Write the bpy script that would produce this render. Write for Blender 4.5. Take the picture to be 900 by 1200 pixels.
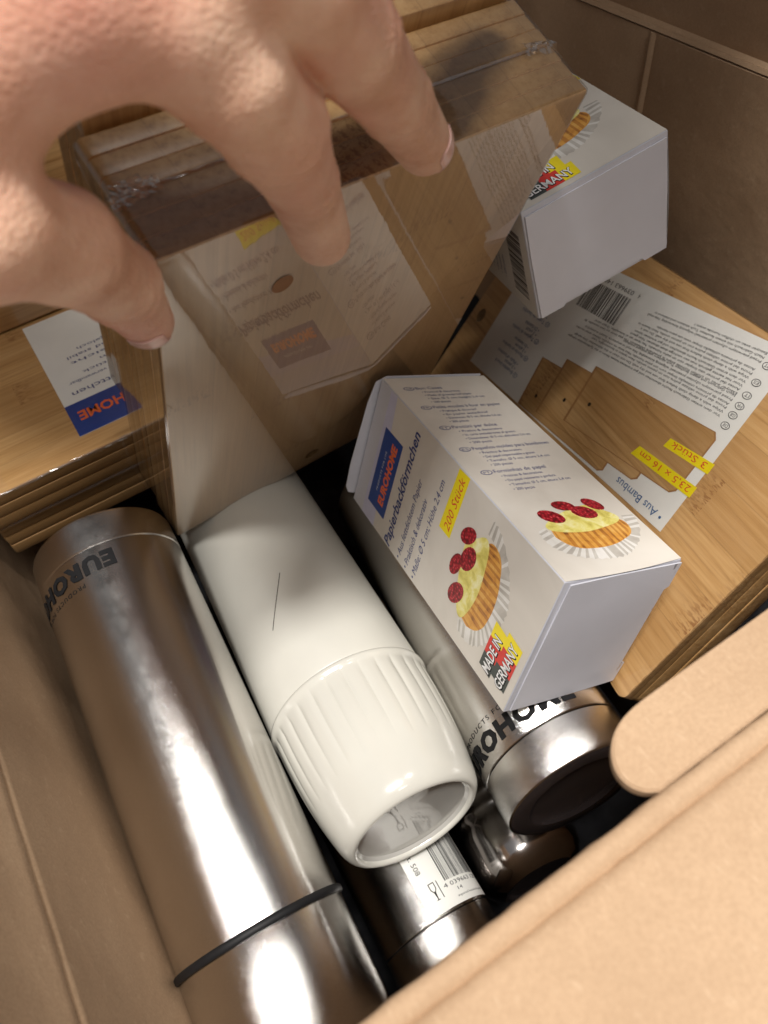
import bpy, bmesh, math, random
import numpy as np
from mathutils import Vector, Matrix
random.seed(7); np.random.seed(7)
for o in list(bpy.data.objects): bpy.data.objects.remove(o)
S = bpy.context.scene
COL = S.collection
CM = 0.01
Z0 = 48.0            # the carton floor lies this many cm below the camera

# ---------------------------------------------------------------- camera
cam = bpy.data.cameras.new('camera'); cam_o = bpy.data.objects.new('camera', cam); COL.objects.link(cam_o)
cx, cy, cz = (0.8410, -0.5353, -0.0788), (0.4664, 0.6434, 0.6071), (-0.2743, -0.5473, 0.7907)
cam_o.matrix_world = Matrix(((cx[0], cy[0], cz[0], 0), (cx[1], cy[1], cz[1], 0), (cx[2], cy[2], cz[2], Z0*CM), (0, 0, 0, 1)))
cam.sensor_fit = 'VERTICAL'; cam.sensor_height = 36; cam.sensor_width = 27; cam.lens = 26.79
cam.clip_start = 0.01; cam.clip_end = 50
cam.dof.use_dof = True; cam.dof.focus_distance = 0.31; cam.dof.aperture_fstop = 13.5
S.camera = cam_o

# ---------------------------------------------------------------- light
world = bpy.data.worlds.new('World'); S.world = world; world.use_nodes = True
wb = world.node_tree.nodes['Background']; wb.inputs[0].default_value = (0.93, 0.91, 0.93, 1); wb.inputs[1].default_value = 0.22
def area(name, loc, target, sx, sy, power, col):
    l = bpy.data.lights.new(name, 'AREA'); l.shape = 'RECTANGLE'; l.size = sx; l.size_y = sy; l.energy = power; l.color = col
    o = bpy.data.objects.new(name, l); COL.objects.link(o); o.location = Vector(loc)*CM + Vector((0, 0, Z0*CM))
    d = (Vector(target)-Vector(loc)).normalized(); o.rotation_euler = d.to_track_quat('-Z', 'Y').to_euler(); return o
area('ceiling_panel_light', (8, -76, 118), (5, 12, -30), 0.30, 0.30, 5, (1.0, 0.96, 0.91))
area('ceiling_panel_light', (-34, -20, 150), (4, 12, -30), 0.24, 0.16, 19, (1.0, 0.97, 0.93))
area('ceiling_panel_light', (0, -20, 152), (4, 12, -30), 0.24, 0.16, 19, (1.0, 0.97, 0.93))
area('ceiling_panel_light', (50, -6, 146), (4, 12, -30), 0.20, 0.50, 9.5, (1.0, 0.96, 0.91))
S.view_settings.view_transform = 'Standard'; S.view_settings.look = 'None'; S.view_settings.gamma = 1
S.view_settings.use_curve_mapping = False; S.view_settings.exposure = 0.03
S.cycles.max_bounces = 10; S.cycles.transparent_max_bounces = 16; S.cycles.glossy_bounces = 6
S.cycles.use_denoising = True; S.cycles.sample_clamp_indirect = 6

# ---------------------------------------------------------------- material helpers
def newmat(name):
    m = bpy.data.materials.new(name); m.use_nodes = True
    nt = m.node_tree; b = nt.nodes['Principled BSDF']; return m, nt, b
def nd(nt, t, **k):
    n = nt.nodes.new(t)
    for a, v in k.items():
        if a.startswith('i_'): n.inputs[a[2:].replace('_', ' ')].default_value = v
        else: setattr(n, a, v)
    return n
def ramp(nt, stops):
    r = nt.nodes.new('ShaderNodeValToRGB'); e = r.color_ramp.elements
    e[0].position, e[0].color = stops[0][0], (*stops[0][1], 1); e[1].position, e[1].color = stops[-1][0], (*stops[-1][1], 1)
    for p, c in stops[1:-1]:
        x = e.new(p); x.color = (*c, 1)
    return r
def coords(nt, scale, rot=(0, 0, 0), src='Object'):
    t = nt.nodes.new('ShaderNodeTexCoord'); m = nt.nodes.new('ShaderNodeMapping')
    m.inputs['Scale'].default_value = scale; m.inputs['Rotation'].default_value = rot
    nt.links.new(t.outputs[src], m.inputs['Vector']); return m.outputs[0]
def noise(nt, vec, scale, detail=3, rough=.5, dist=0):
    n = nt.nodes.new('ShaderNodeTexNoise'); n.inputs['Scale'].default_value = scale; n.inputs['Detail'].default_value = detail
    n.inputs['Roughness'].default_value = rough; n.inputs['Distortion'].default_value = dist
    nt.links.new(vec, n.inputs['Vector']); return n.outputs['Fac']
def bump(nt, fac, strength, dist, b=None, prev=None):
    n = nt.nodes.new('ShaderNodeBump'); n.inputs['Strength'].default_value = strength; n.inputs['Distance'].default_value = dist
    nt.links.new(fac, n.inputs['Height'])
    if prev: nt.links.new(prev, n.inputs['Normal'])
    if b: nt.links.new(n.outputs[0], b.inputs['Normal'])
    return n.outputs[0]
def mixc(nt, fac, a, b_, mode='MIX'):
    m = nt.nodes.new('ShaderNodeMix'); m.data_type = 'RGBA'; m.blend_type = mode
    for sock, v in ((m.inputs[0], fac), (m.inputs[6], a), (m.inputs[7], b_)):
        if hasattr(v, 'links') or hasattr(v, 'is_linked'): nt.links.new(v, sock)
        elif isinstance(v, (tuple, list)): sock.default_value = (*v, 1) if len(v) == 3 else v
        else: sock.default_value = v
    return m.outputs[2]
def maprange(nt, v, a, b_, c=0., d=1.):
    m = nt.nodes.new('ShaderNodeMapRange'); nt.links.new(v, m.inputs[0])
    for i, x in enumerate((a, b_, c, d)): m.inputs[i+1].default_value = x
    return m.outputs[0]

def plain(name, col, rough=.5, metal=0, spec=.5, nscale=None, nvar=.12, coat=0):
    m, nt, b = newmat(name)
    b.inputs['Roughness'].default_value = rough; b.inputs['Metallic'].default_value = metal
    b.inputs['Specular IOR Level'].default_value = spec; b.inputs['Coat Weight'].default_value = coat; b.inputs['Coat Roughness'].default_value = .08
    v = coords(nt, (1, 1, 1)); f = noise(nt, v, nscale or 180, 4)
    lo = tuple(c*(1-nvar) for c in col); hi = tuple(min(1, c*(1+nvar)) for c in col)
    r = ramp(nt, [(.3, lo), (.7, hi)]); nt.links.new(f, r.inputs[0]); nt.links.new(r.outputs[0], b.inputs['Base Color'])
    return m

def mat_cardboard():
    m, nt, b = newmat('kraft_cardboard')
    v = coords(nt, (1, 1, 1))
    f1 = noise(nt, v, 14, 4, .6); f2 = noise(nt, v, 900, 3, .7); f3 = noise(nt, coords(nt, (1, .3, .3)), 700, 3, .6)
    r = ramp(nt, [(.28, (.42, .28, .17)), (.5, (.485, .33, .205)), (.75, (.545, .38, .24))]); nt.links.new(f1, r.inputs[0])
    c = mixc(nt, maprange(nt, f2, .35, .7, 0, .55), r.outputs[0], (.36, .235, .14))
    c = mixc(nt, maprange(nt, f3, .60, .72, 0, .25), c, (.66, .49, .33))
    nt.links.new(c, b.inputs['Base Color']); b.inputs['Roughness'].default_value = .78; b.inputs['Specular IOR Level'].default_value = .25
    n1 = bump(nt, f2, .25, .0003); n2 = bump(nt, f1, .5, .003, None, n1)
    bump(nt, f3, .25, .0004, b, n2)
    return m

def mat_bamboo(name='bamboo', axis='Y', tint=1.0, pale=0.):
    # fine fibres and laminated strips that run along the given local axis
    m, nt, b = newmat(name)
    lng = (1, .035, 1) if axis == 'Y' else (.035, 1, 1)
    v = coords(nt, lng); vs = coords(nt, (1, 1, 1))
    f1 = noise(nt, v, 420, 4, .65); f2 = noise(nt, v, 90, 2, .5)
    sep = nd(nt, 'ShaderNodeSeparateXYZ'); nt.links.new(vs, sep.inputs[0])
    ac = sep.outputs[0] if axis == 'Y' else sep.outputs[1]
    al = sep.outputs[1] if axis == 'Y' else sep.outputs[0]
    mul = nd(nt, 'ShaderNodeMath', operation='MULTIPLY'); nt.links.new(ac, mul.inputs[0]); mul.inputs[1].default_value = 52
    fl = nd(nt, 'ShaderNodeMath', operation='FLOOR'); nt.links.new(mul.outputs[0], fl.inputs[0])
    wn = nd(nt, 'ShaderNodeTexWhiteNoise', noise_dimensions='1D'); nt.links.new(fl.outputs[0], wn.inputs['W'])
    fr = nd(nt, 'ShaderNodeMath', operation='FRACT'); nt.links.new(mul.outputs[0], fr.inputs[0])
    seam = maprange(nt, fr.outputs[0], 0, .035, 1, 0)
    t = tint
    r = ramp(nt, [(.25, (.36*t, .185*t, .065*t)), (.48, (.56*t, .325*t, .125*t)), (.72, (.68*t, .43*t, .195*t))]); nt.links.new(f1, r.inputs[0])
    c = mixc(nt, maprange(nt, wn.outputs['Value'], 0, 1, 0, .5), r.outputs[0], (.42*t, .225*t, .08*t))
    c = mixc(nt, maprange(nt, f2, .55, .75, 0, .35), c, (.78*t, .53*t, .27*t))
    c = mixc(nt, maprange(nt, seam, 0, 1, 0, .45), c, (.22*t, .11*t, .04*t))
    # bamboo nodes: short dashed dark bands across a strip
    off = nd(nt, 'ShaderNodeMath', operation='MULTIPLY_ADD'); nt.links.new(wn.outputs['Value'], off.inputs[0]); off.inputs[1].default_value = 7.3
    m2 = nd(nt, 'ShaderNodeMath', operation='MULTIPLY'); nt.links.new(al, m2.inputs[0]); m2.inputs[1].default_value = 5.2
    nt.links.new(m2.outputs[0], off.inputs[2])
    fr2 = nd(nt, 'ShaderNodeMath', operation='FRACT'); nt.links.new(off.outputs[0], fr2.inputs[0])
    band = maprange(nt, fr2.outputs[0], .0, .07, 1, 0)
    dash = noise(nt, coords(nt, (1, .25, 1) if axis == 'Y' else (.25, 1, 1)), 900, 2, .5)
    bd = nd(nt, 'ShaderNodeMath', operation='MULTIPLY'); nt.links.new(band, bd.inputs[0]); nt.links.new(maprange(nt, dash, .48, .6, 0, .8), bd.inputs[1])
    c = mixc(nt, bd.outputs[0], c, (.25*t, .10*t, .03*t))
    c = mixc(nt, pale, c, (.80, .62, .43))
    nt.links.new(c, b.inputs['Base Color']); b.inputs['Roughness'].default_value = .42
    bump(nt, f1, .25, .0002, b)
    return m

def mat_steel(name='brushed_steel', rough=.24, aniso=.75, col=(.60, .565, .53), bumps=.12):
    m, nt, b = newmat(name)
    v = coords(nt, (.3, .3, 9)); f = noise(nt, v, 2600, 2, .6); g = noise(nt, coords(nt, (1, 1, 1)), 120, 5, .7)
    r = ramp(nt, [(.3, tuple(c*.88 for c in col)), (.7, tuple(min(1, c*1.08) for c in col))]); nt.links.new(f, r.inputs[0]); nt.links.new(r.outputs[0], b.inputs['Base Color'])
    b.inputs['Metallic'].default_value = 1; nt.links.new(maprange(nt, g, .4, .75, rough*.95, rough*1.3), b.inputs['Roughness'])
    b.inputs['Anisotropic'].default_value = aniso; b.inputs['Anisotropic Rotation'].default_value = .25
    tg = nd(nt, 'ShaderNodeTangent', direction_type='RADIAL', axis='Z'); nt.links.new(tg.outputs[0], b.inputs['Tangent'])
    bump(nt, f, bumps, .00006, b)
    return m

def mat_film(name='shrink_film', ior=1.75, rough=.035, wav=.12):
    m = bpy.data.materials.new(name); m.use_nodes = True; nt = m.node_tree; nt.nodes.clear()
    out = nd(nt, 'ShaderNodeOutputMaterial'); mx = nd(nt, 'ShaderNodeMixShader'); tr = nd(nt, 'ShaderNodeBsdfTransparent'); gl = nd(nt, 'ShaderNodeBsdfGlossy')
    tr.inputs[0].default_value = (.97, .97, .97, 1); gl.inputs['Roughness'].default_value = rough
    v = coords(nt, (1, 1, 1)); f1 = noise(nt, v, 22, 2, .4); f2 = noise(nt, coords(nt, (1, .12, 1), (0, 0, .3)), 420, 2, .5)
    n1 = bump(nt, f1, wav, .003); n2 = bump(nt, f2, .05, .0002, None, n1)
    nt.links.new(n2, gl.inputs['Normal'])
    ge = nd(nt, 'ShaderNodeNewGeometry'); dt = nd(nt, 'ShaderNodeVectorMath', operation='DOT_PRODUCT'); nt.links.new(ge.outputs['Incoming'], dt.inputs[0]); nt.links.new(n2, dt.inputs[1])
    ab = nd(nt, 'ShaderNodeMath', operation='ABSOLUTE'); nt.links.new(dt.outputs['Value'], ab.inputs[0])
    om = nd(nt, 'ShaderNodeMath', operation='SUBTRACT'); om.inputs[0].default_value = 1; nt.links.new(ab.outputs[0], om.inputs[1]); om.use_clamp = True
    pw = nd(nt, 'ShaderNodeMath', operation='POWER'); nt.links.new(om.outputs[0], pw.inputs[0]); pw.inputs[1].default_value = 4.2
    f0 = ((ior-1)/(ior+1))**2*1.6
    fz = nd(nt, 'ShaderNodeMath', operation='MULTIPLY_ADD'); nt.links.new(pw.outputs[0], fz.inputs[0]); fz.inputs[1].default_value = (1-f0)*.9; fz.inputs[2].default_value = f0
    nt.links.new(fz.outputs[0], mx.inputs[0]); nt.links.new(tr.outputs[0], mx.inputs[1]); nt.links.new(gl.outputs[0], mx.inputs[2]); nt.links.new(mx.outputs[0], out.inputs[0])
    return m

def mat_skin():
    m, nt, b = newmat('skin')
    v = coords(nt, (1, 1, 1)); f = noise(nt, v, 55, 4, .6); g = noise(nt, v, 16, 2); sp = noise(nt, v, 420, 3, .6)
    r = ramp(nt, [(.3, (.62, .33, .21)), (.5, (.75, .46, .32)), (.72, (.85, .59, .43))]); nt.links.new(f, r.inputs[0])
    c = mixc(nt, maprange(nt, g, .45, .66, 0, .6), r.outputs[0], (.66, .25, .19))
    c = mixc(nt, maprange(nt, sp, .66, .74, 0, .25), c, (.40, .17, .10))
    nt.links.new(c, b.inputs['Base Color']); b.inputs['Roughness'].default_value = .48
    b.inputs['Subsurface Weight'].default_value = .22; b.inputs['Subsurface Radius'].default_value = (.006, .002, .001); b.inputs['Subsurface Scale'].default_value = 1.0
    vo = nd(nt, 'ShaderNodeTexVoronoi'); vo.inputs['Scale'].default_value = 950; nt.links.new(v, vo.inputs['Vector'])
    wr = noise(nt, coords(nt, (1, 1, 1)), 170, 3, .6, 1.5)
    wl = noise(nt, coords(nt, (1, 1, 1)), 60, 4, .7, 2.5); n1 = bump(nt, vo.outputs['Distance'], .5, .0004); n2 = bump(nt, wl, .12, .0015, None, n1); bump(nt, wr, .22, .0008, b, n2)
    return m

M = {}
M['card'] = mat_cardboard()
M['bambooY'] = mat_bamboo('bamboo_lengthwise', 'Y')
M['bambooX'] = mat_bamboo('bamboo_crosswise', 'X')
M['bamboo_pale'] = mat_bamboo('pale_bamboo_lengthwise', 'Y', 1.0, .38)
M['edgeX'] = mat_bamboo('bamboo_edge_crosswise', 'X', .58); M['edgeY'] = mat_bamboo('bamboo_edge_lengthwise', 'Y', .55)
M['bamboo_print'] = mat_bamboo('printed_bamboo', 'X', .95)
M['steel'] = mat_steel(rough=.14, aniso=.8, col=(.66, .64, .615), bumps=.5)
M['steel2'] = mat_steel('satin_steel', .18, .7, (.65, .63, .605), .7)
M['polished'] = mat_steel('polished_steel', .13, .3, (.55, .52, .50), .02)
M['film'] = mat_film(ior=1.5)
M['film_fold'] = mat_film('bunched_film', 2.4, .10, .3)
M['film_strong'] = mat_film('shrink_film_tight', 2.3, .03, .08)
M['skin'] = mat_skin()
M['nail'] = plain('nail', (.80, .50, .43), .22, coat=.4, nvar=.05)
M['nail_tip'] = plain('nail_tip', (.80, .70, .60), .3, nvar=.05)
M['white_card'] = plain('white_coated_card', (.60, .605, .66), .45, nscale=60, nvar=.02)
M['print_paper'] = plain('cream_printed_card', (.78, .76, .72), .32, nscale=40, nvar=.05, coat=.25)
M['lavender'] = plain('lavender_print', (.58, .58, .74), .35, nvar=.03)
M['label_paper'] = plain('label_paper', (.84, .83, .78), .4, nscale=50, nvar=.03)
M['navy'] = plain('navy_print', (.012, .055, .27), .35, nvar=.05)
M['ink_blue'] = plain('blue_ink', (.015, .035, .19), .4, nvar=.05)
M['ink_mid'] = plain('mid_blue_ink', (.03, .12, .30), .4, nvar=.05)
M['ink_black'] = plain('black_ink', (.012, .012, .013), .6, spec=.2, nvar=.1)
M['orange'] = plain('orange_ink', (.85, .16, .04), .4, nvar=.05)
M['white_ink'] = plain('white_ink', (.85, .85, .85), .4, nvar=.02)
M['red_text'] = plain('red_ink', (.70, .07, .03), .4, nvar=.05)
M['yellow'] = plain('yellow_print', (.88, .72, .01), .35, nvar=.03)
M['red_band'] = plain('red_band', (.65, .04, .03), .4, nvar=.03)
M['black_band'] = plain('black_band', (.05, .06, .055), .4, nvar=.03)
M['cream_gloss'] = plain('cream_glossy_plastic', (.665, .65, .585), .17, nscale=30, nvar=.03, coat=.3)
M['cream_satin'] = plain('cream_satin_plastic', (.66, .645, .58), .34, nscale=30, nvar=.03)
M['clear'] = plain('cream_gloss_inside', (.50, .485, .45), .05, nscale=30, nvar=.03, coat=.8)
M['rubber'] = plain('black_rubber', (.010, .010, .011), .55, spec=.3)
M['black_plastic'] = plain('black_plastic', (.028, .022, .022), .22, nscale=80, nvar=.2)
M['hair'] = plain('dark_hair', (.05, .04, .03), .5)
M['grey_floor'] = plain('grey_floor', (.28, .26, .25), .6, nscale=20, nvar=.1)
def mat_wave(name, c1, c2, scale, rot=0, rough=.4):
    m, nt, b = newmat(name); v = coords(nt, (1, 1, 1), (0, 0, rot)); w = nd(nt, 'ShaderNodeTexWave'); w.inputs['Scale'].default_value = scale
    w.inputs['Distortion'].default_value = 1.5; w.inputs['Detail'].default_value = 2; w.inputs['Detail Scale'].default_value = 2
    nt.links.new(v, w.inputs['Vector']); r = ramp(nt, [(.15, c1), (.8, c2)]); nt.links.new(w.outputs['Fac'], r.inputs[0])
    nt.links.new(r.outputs[0], b.inputs['Base Color']); b.inputs['Roughness'].default_value = rough; return m
def mat_blob(name, stops, scale, rough=.35):
    m, nt, b = newmat(name); v = coords(nt, (1, 1, 1)); f = noise(nt, v, scale, 4, .6, .6); r = ramp(nt, stops); nt.links.new(f, r.inputs[0])
    nt.links.new(r.outputs[0], b.inputs['Base Color']); b.inputs['Roughness'].default_value = rough; return m
M['custard'] = mat_blob('custard_print', [(.3, (.55, .46, .08)), (.5, (.80, .72, .20)), (.7, (.93, .90, .55))], 140)
M['berry'] = mat_blob('raspberry_print', [(.3, (.14, .004, .008)), (.5, (.36, .010, .022)), (.74, (.66, .06, .07))], 420)
def mat_berry():
    m, nt, b = newmat('raspberry_print'); v = coords(nt, (1, 1, 1)); vo = nd(nt, 'ShaderNodeTexVoronoi'); vo.inputs['Scale'].default_value = 760; nt.links.new(v, vo.inputs['Vector'])
    r = ramp(nt, [(.05, (.78, .20, .20)), (.22, (.50, .02, .035)), (.5, (.30, .006, .015)), (.8, (.12, .003, .006))]); nt.links.new(vo.outputs['Distance'], r.inputs[0]); nt.links.new(r.outputs[0], b.inputs['Base Color']); b.inputs['Roughness'].default_value = .35
    return m
M['berry'] = mat_berry()
M['liner_a'] = mat_blob('paper_liner_print', [(.3, (.66, .64, .59)), (.5, (.74, .72, .68)), (.7, (.82, .80, .77))], 90)
M['liner_b'] = mat_blob('paper_liner_fold_print', [(.3, (.40, .37, .33)), (.5, (.52, .49, .44)), (.7, (.62, .60, .55))], 90)
M['cake_a'] = mat_blob('cake_print', [(.3, (.55, .22, .035)), (.5, (.70, .34, .06)), (.72, (.80, .48, .13))], 160)
M['cake_b'] = mat_blob('cake_fold_print', [(.3, (.22, .08, .02)), (.5, (.50, .20, .035)), (.7, (.62, .28, .05))], 160)
M['linen'] = mat_blob('cream_linen_print', [(.25, (.58, .54, .48)), (.5, (.68, .64, .575)), (.75, (.75, .72, .66))], 16)

# ---------------------------------------------------------------- object helpers
def frame(o, ex, ey, ez):
    o = Vector(o)*CM + Vector((0, 0, Z0*CM)); ex, ey, ez = Vector(ex), Vector(ey), Vector(ez)
    ez = ez.normalized(); ex = (ex - ez*ex.dot(ez)).normalized(); ey = ez.cross(ex)
    return Matrix(((ex.x, ey.x, ez.x, o.x), (ex.y, ey.y, ez.y, o.y), (ex.z, ey.z, ez.z, o.z), (0, 0, 0, 1)))
def tag(o, label=None, cat=None, group=None, kind=None):
    for k, v in (('label', label), ('category', cat), ('group', group), ('kind', kind)):
        if v: o[k] = v
    return o
def thing(name, label, cat, mat4, group=None, kind=None):
    o = bpy.data.objects.new(name, None); COL.objects.link(o); o.matrix_world = mat4; o.empty_display_size = .02
    return tag(o, label, cat, group, kind)
def mesh(name, vs, fs, mat, parent=None, smooth=False, mats=None):
    me = bpy.data.meshes.new(name); me.from_pydata([tuple(Vector(v)*CM) for v in vs], [], fs); me.update()
    if mats:
        for m in mats: me.materials.append(m)
    else: me.materials.append(mat)
    if smooth:
        me.shade_smooth()
    o = bpy.data.objects.new(name, me); COL.objects.link(o)
    if parent: o.parent = parent
    return o
def auto(o, ang=35):
    o.data.set_sharp_from_angle(angle=math.radians(ang)); return o
def poly(name, pts, z, mat, parent, F=None):
    """flat printed patch; pts in the (x, y) of frame F = function(x, y, z) -> local point"""
    F = F or (lambda x, y, z: (x, y, z))
    return mesh(name, [F(x, y, z) for x, y in pts], [tuple(range(len(pts)))], mat, parent)
_fc = {}
def text_mesh(s, bold=0., shear=0., spacing=1., line=1., res=2):
    k = (s, bold, shear, spacing, line)
    if k in _fc: return _fc[k]
    c = bpy.data.curves.new('t', 'FONT'); c.body = s; c.size = 1; c.offset = bold; c.shear = shear; c.space_character = spacing; c.space_line = line
    c.resolution_u = res; o = bpy.data.objects.new('t', c); COL.objects.link(o)
    dg = bpy.context.evaluated_depsgraph_get(); dg.update()
    me = bpy.data.meshes.new_from_object(o.evaluated_get(dg)); v = [(p.co.x, p.co.y) for p in me.vertices]; f = [tuple(q.vertices) for q in me.polygons]
    bpy.data.objects.remove(o); bpy.data.curves.remove(c); bpy.data.meshes.remove(me)
    _fc[k] = (v, f); return _fc[k]
def lettering(s, x, y, h, mat, parent, F=None, w=None, bold=0., shear=0., z=.012, rot=0., spacing=1., line=1., name='lettering', cut=None, stretch=.82):
    """text whose capitals are h cm tall, starting at (x, y); w = width it must fill"""
    v, f = text_mesh(s, bold, shear, spacing, line)
    if not v: return None
    F = F or (lambda a, b, c: (a, b, c)); sc = h/.73
    x1 = max(p[0] for p in v); x0 = min(p[0] for p in v)
    sx = (w/(x1-x0)) if w else sc*stretch
    ca, sa = math.cos(rot), math.sin(rot)
    pts = []
    for a, b in v:
        a = (a-x0)*sx; b = b*sc; pts.append((x+ca*a-sa*b, y+sa*a+ca*b))
    if cut:
        bm = bmesh.new(); vv = [bm.verts.new((a, b, 0)) for a, b in pts]
        for q in f:
            try: bm.faces.new([vv[i] for i in q])
            except ValueError: pass
        lo, hi = min(p[0] for p in pts), max(p[0] for p in pts); t = lo+cut
        while t < hi:
            g = list(bm.verts)+list(bm.edges)+list(bm.faces)
            bmesh.ops.bisect_plane(bm, geom=g, plane_co=(t, 0, 0), plane_no=(1, 0, 0)); t += cut
        bm.verts.index_update(); pts = [(q.co.x, q.co.y) for q in bm.verts]; f = [tuple(q.index for q in g.verts) for g in bm.faces]; bm.free()
    return mesh(name, [F(a, b, z) for a, b in pts], f, mat, parent)
def lathe(name, prof, mat, parent, seg=128, rfun=None, smooth=True, ang=40):
    vs, fs = [], []; n = len(prof)
    for i, (z, r) in enumerate(prof):
        for k in range(seg):
            a = 2*math.pi*k/seg; rr = rfun(z, r, a) if rfun else r
            vs.append((rr*math.cos(a), rr*math.sin(a), z))
    for i in range(n-1):
        for k in range(seg):
            k2 = (k+1) % seg; fs.append((i*seg+k, i*seg+k2, (i+1)*seg+k2, (i+1)*seg+k))
    for i in (0, n-1):
        if prof[i][1] > .02: pass
    o = mesh(name, vs, fs, mat, parent, smooth); bm = bmesh.new(); bm.from_mesh(o.data)
    bmesh.ops.recalc_face_normals(bm, faces=bm.faces); bm.to_mesh(o.data); bm.free()
    if smooth: auto(o, ang)
    return o
def box(name, lo, hi, mat, parent, bev=.0):
    bm = bmesh.new(); bmesh.ops.create_cube(bm, size=1)
    for v in bm.verts: v.co = Vector([(lo[i]+hi[i])/2 + v.co[i]*(hi[i]-lo[i]) for i in range(3)])
    if bev: bmesh.ops.bevel(bm, geom=list(bm.edges), offset=bev, segments=2, affect='EDGES', profile=.5)
    bm.verts.index_update(); vs = [tuple(v.co) for v in bm.verts]; fs = [tuple(v.index for v in f.verts) for f in bm.faces]; bm.free()
    return mesh(name, vs, fs, mat, parent)
def extrude_profile(name, prof, axis, a0, a1, mat, parent, n=24, jitter=0., smooth=True):
    """closed or open strip: prof = [(u, z)], swept along axis ('x' or 'y') from a0 to a1"""
    vs, fs = [], []; m = len(prof)
    rnd = random.Random(len(prof)*7+n)
    for i in range(n+1):
        t = a0+(a1-a0)*i/n
        for (u, z) in prof:
            j = jitter*(rnd.random()-.5)
            vs.append((t, u+j, z) if axis == 'x' else (u+j, t, z))
    for i in range(n):
        for k in range(m-1): fs.append((i*m+k, i*m+k+1, (i+1)*m+k+1, (i+1)*m+k))
    fs.append(tuple(range(m))); fs.append(tuple((n*m+k) for k in reversed(range(m))))
    o = mesh(name, vs, fs, mat, parent, smooth); bm = bmesh.new(); bm.from_mesh(o.data)
    for k in range(n): bm.verts.ensure_lookup_table(); bm.faces.new([bm.verts[k*m+m-1], bm.verts[k*m], bm.verts[(k+1)*m], bm.verts[(k+1)*m+m-1]])
    bmesh.ops.recalc_face_normals(bm, faces=bm.faces); bm.to_mesh(o.data); bm.free()
    auto(o, 50); return o

# ================================================================ THE SETTING
gl = mesh('floor', [(-250, -250, -48.6), (250, -250, -48.6), (250, 250, -48.6), (-250, 250, -48.6)], [(0, 1, 2, 3)], M['grey_floor'])
gl.location.z = Z0*CM; tag(gl, kind='structure')

# ================================================================ THE CARTON
W4 = frame((0, 0, 0), (1, 0, 0), (0, 1, 0), (0, 0, 1))
XL, XR, YN, YF, RZ, FZ = -6.8, 35.2, 1.98, 48.0, -17.65, -48.0
ct = thing('shipping_carton', 'open brown cardboard shipping carton holding all the flasks, boards and small boxes', 'carton', W4)
box('bottom_panel', (XL-.4, YN-.4, FZ-.5), (XR+.4, YF+.4, FZ), M['card'], ct)
def wall_profile(s, x0, creases, top):
    """inner face at x0, growing to the outside by s*0.4, score lines pressed into the inner face"""
    q = lambda z: x0+s*.12*(z+36)
    p = [(q(FZ), FZ)]
    for c in creases: p += [(q(c-.5), c-.5), (q(c-.2)-s*.05, c-.2), (q(c)+s*.06, c-.02), (q(c+.15)-s*.05, c+.16), (q(c+.45), c+.45)]
    p += [(q(top), top), (q(top)+s*.4, top), (q(FZ)+s*.4, FZ)]
    return p
extrude_profile('side_panel', wall_profile(-1, XL, (-25.25, -20.9), RZ-.1), 'y', YN, YF, M['card'], ct, 60, .03)
XQ = XL-2.19
fl = [(XQ, RZ), (XQ-.1, RZ+.2), (XQ-.5, RZ+.3), (XQ-.75, RZ+.1), (XQ-1.0, RZ+.22), (XQ-16, RZ-3), (XQ-16, RZ-3.4), (XQ-1, RZ-.2), (XQ-.4, RZ-.1)]
extrude_profile('flap', fl, 'y', YN+.5, YF-.5, M['card'], ct, 30, .02)
# far right wall with one upright score line
def right_wall():
    ys = [YN, 8, 14, 20, 26, 30.6, 30.85, 31.0, 31.12, 31.28, 31.5, 36, 42, YF]; off = {30.85: .06, 31.0: -.10, 31.12: -.12, 31.28: .07}
    zs = [FZ, -38, -32, -27, -22, RZ-.1]; vs = []; fs = []; n = len(zs)
    for y in ys:
        for z in zs: vs.append((XR+off.get(y, 0)+.10*math.sin(y*.31)*math.sin(z*.4), y, z))
    m = len(vs)
    for v in list(vs): vs.append((XR+.4, v[1], v[2]))
    for i in range(len(ys)-1):
        for k in range(n-1):
            a = i*n+k; fs.append((a, a+n, a+n+1, a+1)); fs.append((m+a, m+a+1, m+a+n+1, m+a+n))
        a = i*n+n-1; fs.append((a, a+n, m+a+n, m+a))
    return mesh('side_panel', vs, fs, M['card'], ct, True)
auto(right_wall(), 50)
fr = [(XR, RZ), (XR+.12, RZ+.18), (XR+.35, RZ+.1), (XR+.6, RZ+.25), (XR-1.2, RZ+14), (XR-.8, RZ+14), (XR+.95, RZ+.1), (XR+.4, RZ-.1)]
extrude_profile('flap', fr, 'y', YN+.5, YF-.5, M['card'], ct, 30, .02)
box('end_panel', (XL, YF, FZ), (XR, YF+.4, RZ), M['card'], ct)
extrude_profile('flap', [(YF+.4, RZ-.05), (YF+.6, RZ+.3), (YF+2.6, RZ-12), (YF+2.2, RZ-12), (YF+.45, RZ-.5)], 'x', XL+.5, XR-.5, M['card'], ct, 20, .02)
box('end_panel', (XL, YN-.42, FZ), (XR, YN, RZ-.5), M['card'], ct)
near = [(YN, RZ-.5), (YN+.01, RZ-.12), (YN-.06, RZ+.0), (YN-.22, RZ+.06), (YN-.40, RZ+.02), (YN-.50, RZ-.10), (YN-.55, RZ-.15), (YN-.60, RZ-.08), (YN-.72, RZ+.03), (YN-.9, RZ+.05),
        (YN-3, RZ+.02), (YN-8, RZ-.3), (YN-14, RZ-1.0), (YN-14, RZ-1.4), (YN-6, RZ-.7), (YN-1, RZ-.40), (YN-.43, RZ-.5)]
extrude_profile('flap', near, 'x', XL+.3, XR-.3, M['card'], ct, 120, .035)
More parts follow.
